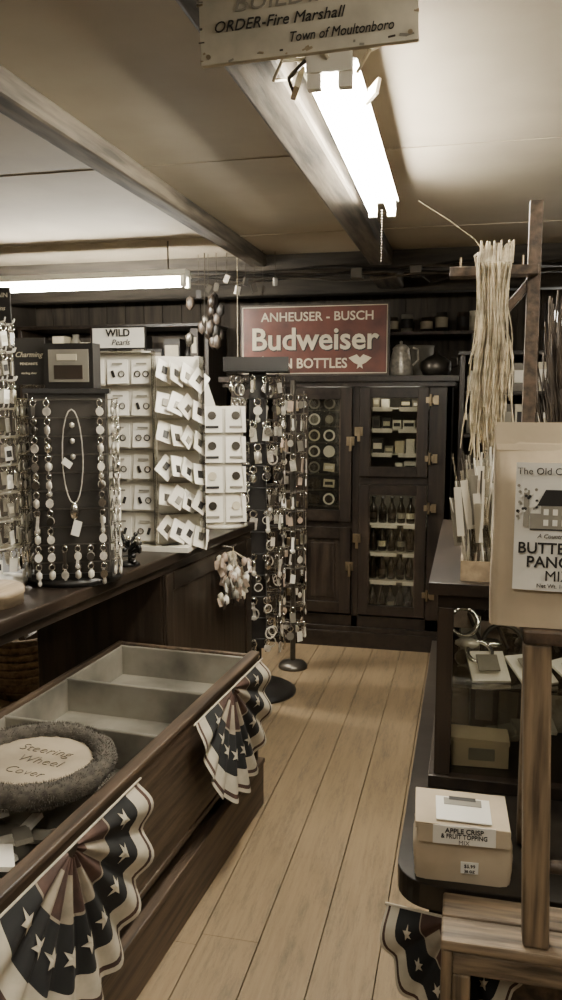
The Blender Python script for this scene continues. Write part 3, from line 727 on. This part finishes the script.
def bag(nm,w,d,h,fold,m=kraft,puff=.012):
    b=B(nm); nz=22; N=56
    def ring(t):
        z=h*t; pin=1-max(0,(t-.70)/.30)**1.5*.85
        out=[]
        for k in range(N):
            a=2*PI*k/N; c,s_=math.cos(a),math.sin(a)
            e=.22
            x=w/2*math.copysign(abs(c)**e,c); y=d/2*math.copysign(abs(s_)**e,s_)*pin
            pf=puff*math.sin(PI*min(1,t*1.1))*(1 if abs(s_)>abs(c) else .4)
            y+=math.copysign(pf*(1-(x/(w/2))**2),s_)*pin+random.uniform(-.0007,.0007)+.002*math.sin(x*60+t*14)*max(0,t-.7)*3
            out.append((x*(1+.01*math.sin(9*t)),y,z))
        return out
    vs=[]
    for i in range(nz+1): vs+=ring(i/nz)
    fs=[(i*N+k,i*N+(k+1)%N,(i+1)*N+(k+1)%N,(i+1)*N+k) for i in range(nz) for k in range(N)]
    b.add(vs,fs,m,True); b.add(vs[:N],[tuple(range(N))[::-1]],m); b.add(vs[-N:],[tuple(range(N))],m)
    b.box((0,-d*.16,h-fold/2+.004),(w*.99,.010,fold),m,None,(-.16,0,0))
    b.box((0,-d*.16-.0085,h-fold+.006),(w*.97,.006,.010),m,None,(-.3,0,0))
    return b
b=bag('pancake_mix_bag',.198,.085,.310,.040,puff=.010)
def lab(u,v): x=-.067+.142*u; return (x,-.0470-.0118*(1-(x/.099)**2)*1.0,.062+.194*v)
b.grid(lab,12,6,label)
s=b.done(loc=(.139,1.30,1.2015),rz=-.02)
lx=.004; ly=-.0605
text('The Old Country Store',.0145,(lx,ly,.243),ink,s)
hb=B('house_print')
hb.bb(-.045,.053,-.001,0,.135,.137,ink); hb.bb(-.03,.04,-.0008,0,.137,.172,greyM); hb.bb(-.045,-.03,-.0008,0,.137,.16,greyM); hb.add([(-.036,-.001,.172),(.046,-.001,.172),(.034,-.001,.196),(-.024,-.001,.196)],[(0,1,2,3)],ink)
for k in range(5):
    hb.bb(-.026+k*.013,-.019+k*.013,-.0014,-.0008,.158,.167,label); hb.bb(-.026+k*.013,-.019+k*.013,-.0014,-.0008,.142,.151,label)
hb.bb(-.055,-.047,-.0008,0,.14,.195,greyM)
for k in range(30):
    x_=random.uniform(-.064,-.034); z_=random.uniform(.15,.202); hb.cyl((x_,-.0002,z_),(x_,-.001,z_),.0025,random.choice([greyM,greyM,ink,label]),n=6)
ho=hb.done(loc=(0,ly+.0012,.020)); ho.parent=s
text('A Country Tradition',.009,(lx,ly,.146),ink,s,shear=.3)
text('BUTTERMILK',.0235,(lx,ly-.0004,.127),ink,s,bold=.0004,sx=.97); text('PANCAKE',.0235,(lx,ly-.0004,.106),ink,s,bold=.0004); text('MIX',.0225,(lx-.006,ly-.0004,.085),ink,s)
text('Net Wt. 16 oz.',.0085,(lx-.01,ly+.0005,.070),ink,s)
# fruit topping mix bag (squat, folded top)
b=B('fruit_topping_mix_bag')
def rb(c,w,d,h,m,bulge=.006):
    vs=[];N=44;L=12
    for i in range(L+1):
        t=i/L
        for k in range(N):
            a=2*PI*k/N; cc,ss=math.cos(a),math.sin(a); e=.2
            x=(w/2+bulge*math.sin(PI*t)-.004*t)*math.copysign(abs(cc)**e,cc); y=(d/2+bulge*math.sin(PI*t))*math.copysign(abs(ss)**e,ss)
            vs.append((c[0]+x+random.uniform(-.0015,.0015),c[1]+y+random.uniform(-.001,.001)+.002*math.sin(x*70+t*5),c[2]+h*t))
    b.add(vs,[(i*N+k,i*N+(k+1)%N,(i+1)*N+(k+1)%N,(i+1)*N+k) for i in range(L) for k in range(N)],m,True)
    b.add(vs[:N],[tuple(range(N))[::-1]],m); b.add(vs[-N:],[tuple(range(N))],m)
rb((0,0,0),.172,.105,.112,kraft)
b.box((-.003,-.01,.118),(.170,.112,.012),kraft,None,(.10,.03,0)); b.box((.0,-.066,.100),(.165,.005,.032),kraft,None,(-.1,.01,0))
b.box((.0,-.02,.1262),(.10,.075,.002),label,None,(.10,.03,0)); b.box((.0,-.0695,.102),(.112,.002,.034),label,None,(-.1,0,0))
b.box((.012,-.0595,.035),(.032,.003,.022),label)
b.box((0.0,.002,.1298),(.07,.022,.001),greyM,None,(.10,.03,0)); b.box((0.0,.012,.1312),(.05,.012,.001),ink,None,(.10,.03,0))
s=b.done(loc=(.008,1.478,.6605),rz=.06,bevel=.004)
text('APPLE CRISP',.0125,(0,-.0720,.111),ink,s,rot=(PI/2-.1,0,0),bold=.0002); text('& FRUIT TOPPING',.0115,(0,-.0712,.100),ink,s,rot=(PI/2-.1,0,0),bold=.0002,sx=.9); text('MIX',.0115,(0,-.0714,.089),ink,s,rot=(PI/2-.1,0,0))
text('$5.99',.009,(.012,-.062,.039),ink,s); text('38 OZ',.007,(.012,-.062,.029),ink,s)
# bunting at the right foreground
bunting('bunting_fan',.13,TR(-.0,1.40,.605)@RZ(-.15),npl=6,amp=.016,sq=1.5)
# ---------------------------------------------------------------- world, camera
w=D.worlds.new('world'); bpy.context.scene.world=w; w.use_nodes=True
w.node_tree.nodes['Background'].inputs[0].default_value=(1,.93,.8,1); w.node_tree.nodes['Background'].inputs[1].default_value=.1
c=D.cameras.new('camera'); co=D.objects.new('camera',c); bpy.context.collection.objects.link(co)
c.sensor_fit='VERTICAL'; c.sensor_height=36; c.sensor_width=36; c.lens=28.8; c.clip_start=.05
co.location=(0,0,1.55); co.rotation_euler=(PI/2-math.atan(.125),0,math.atan(.2344))
bpy.context.scene.camera=co
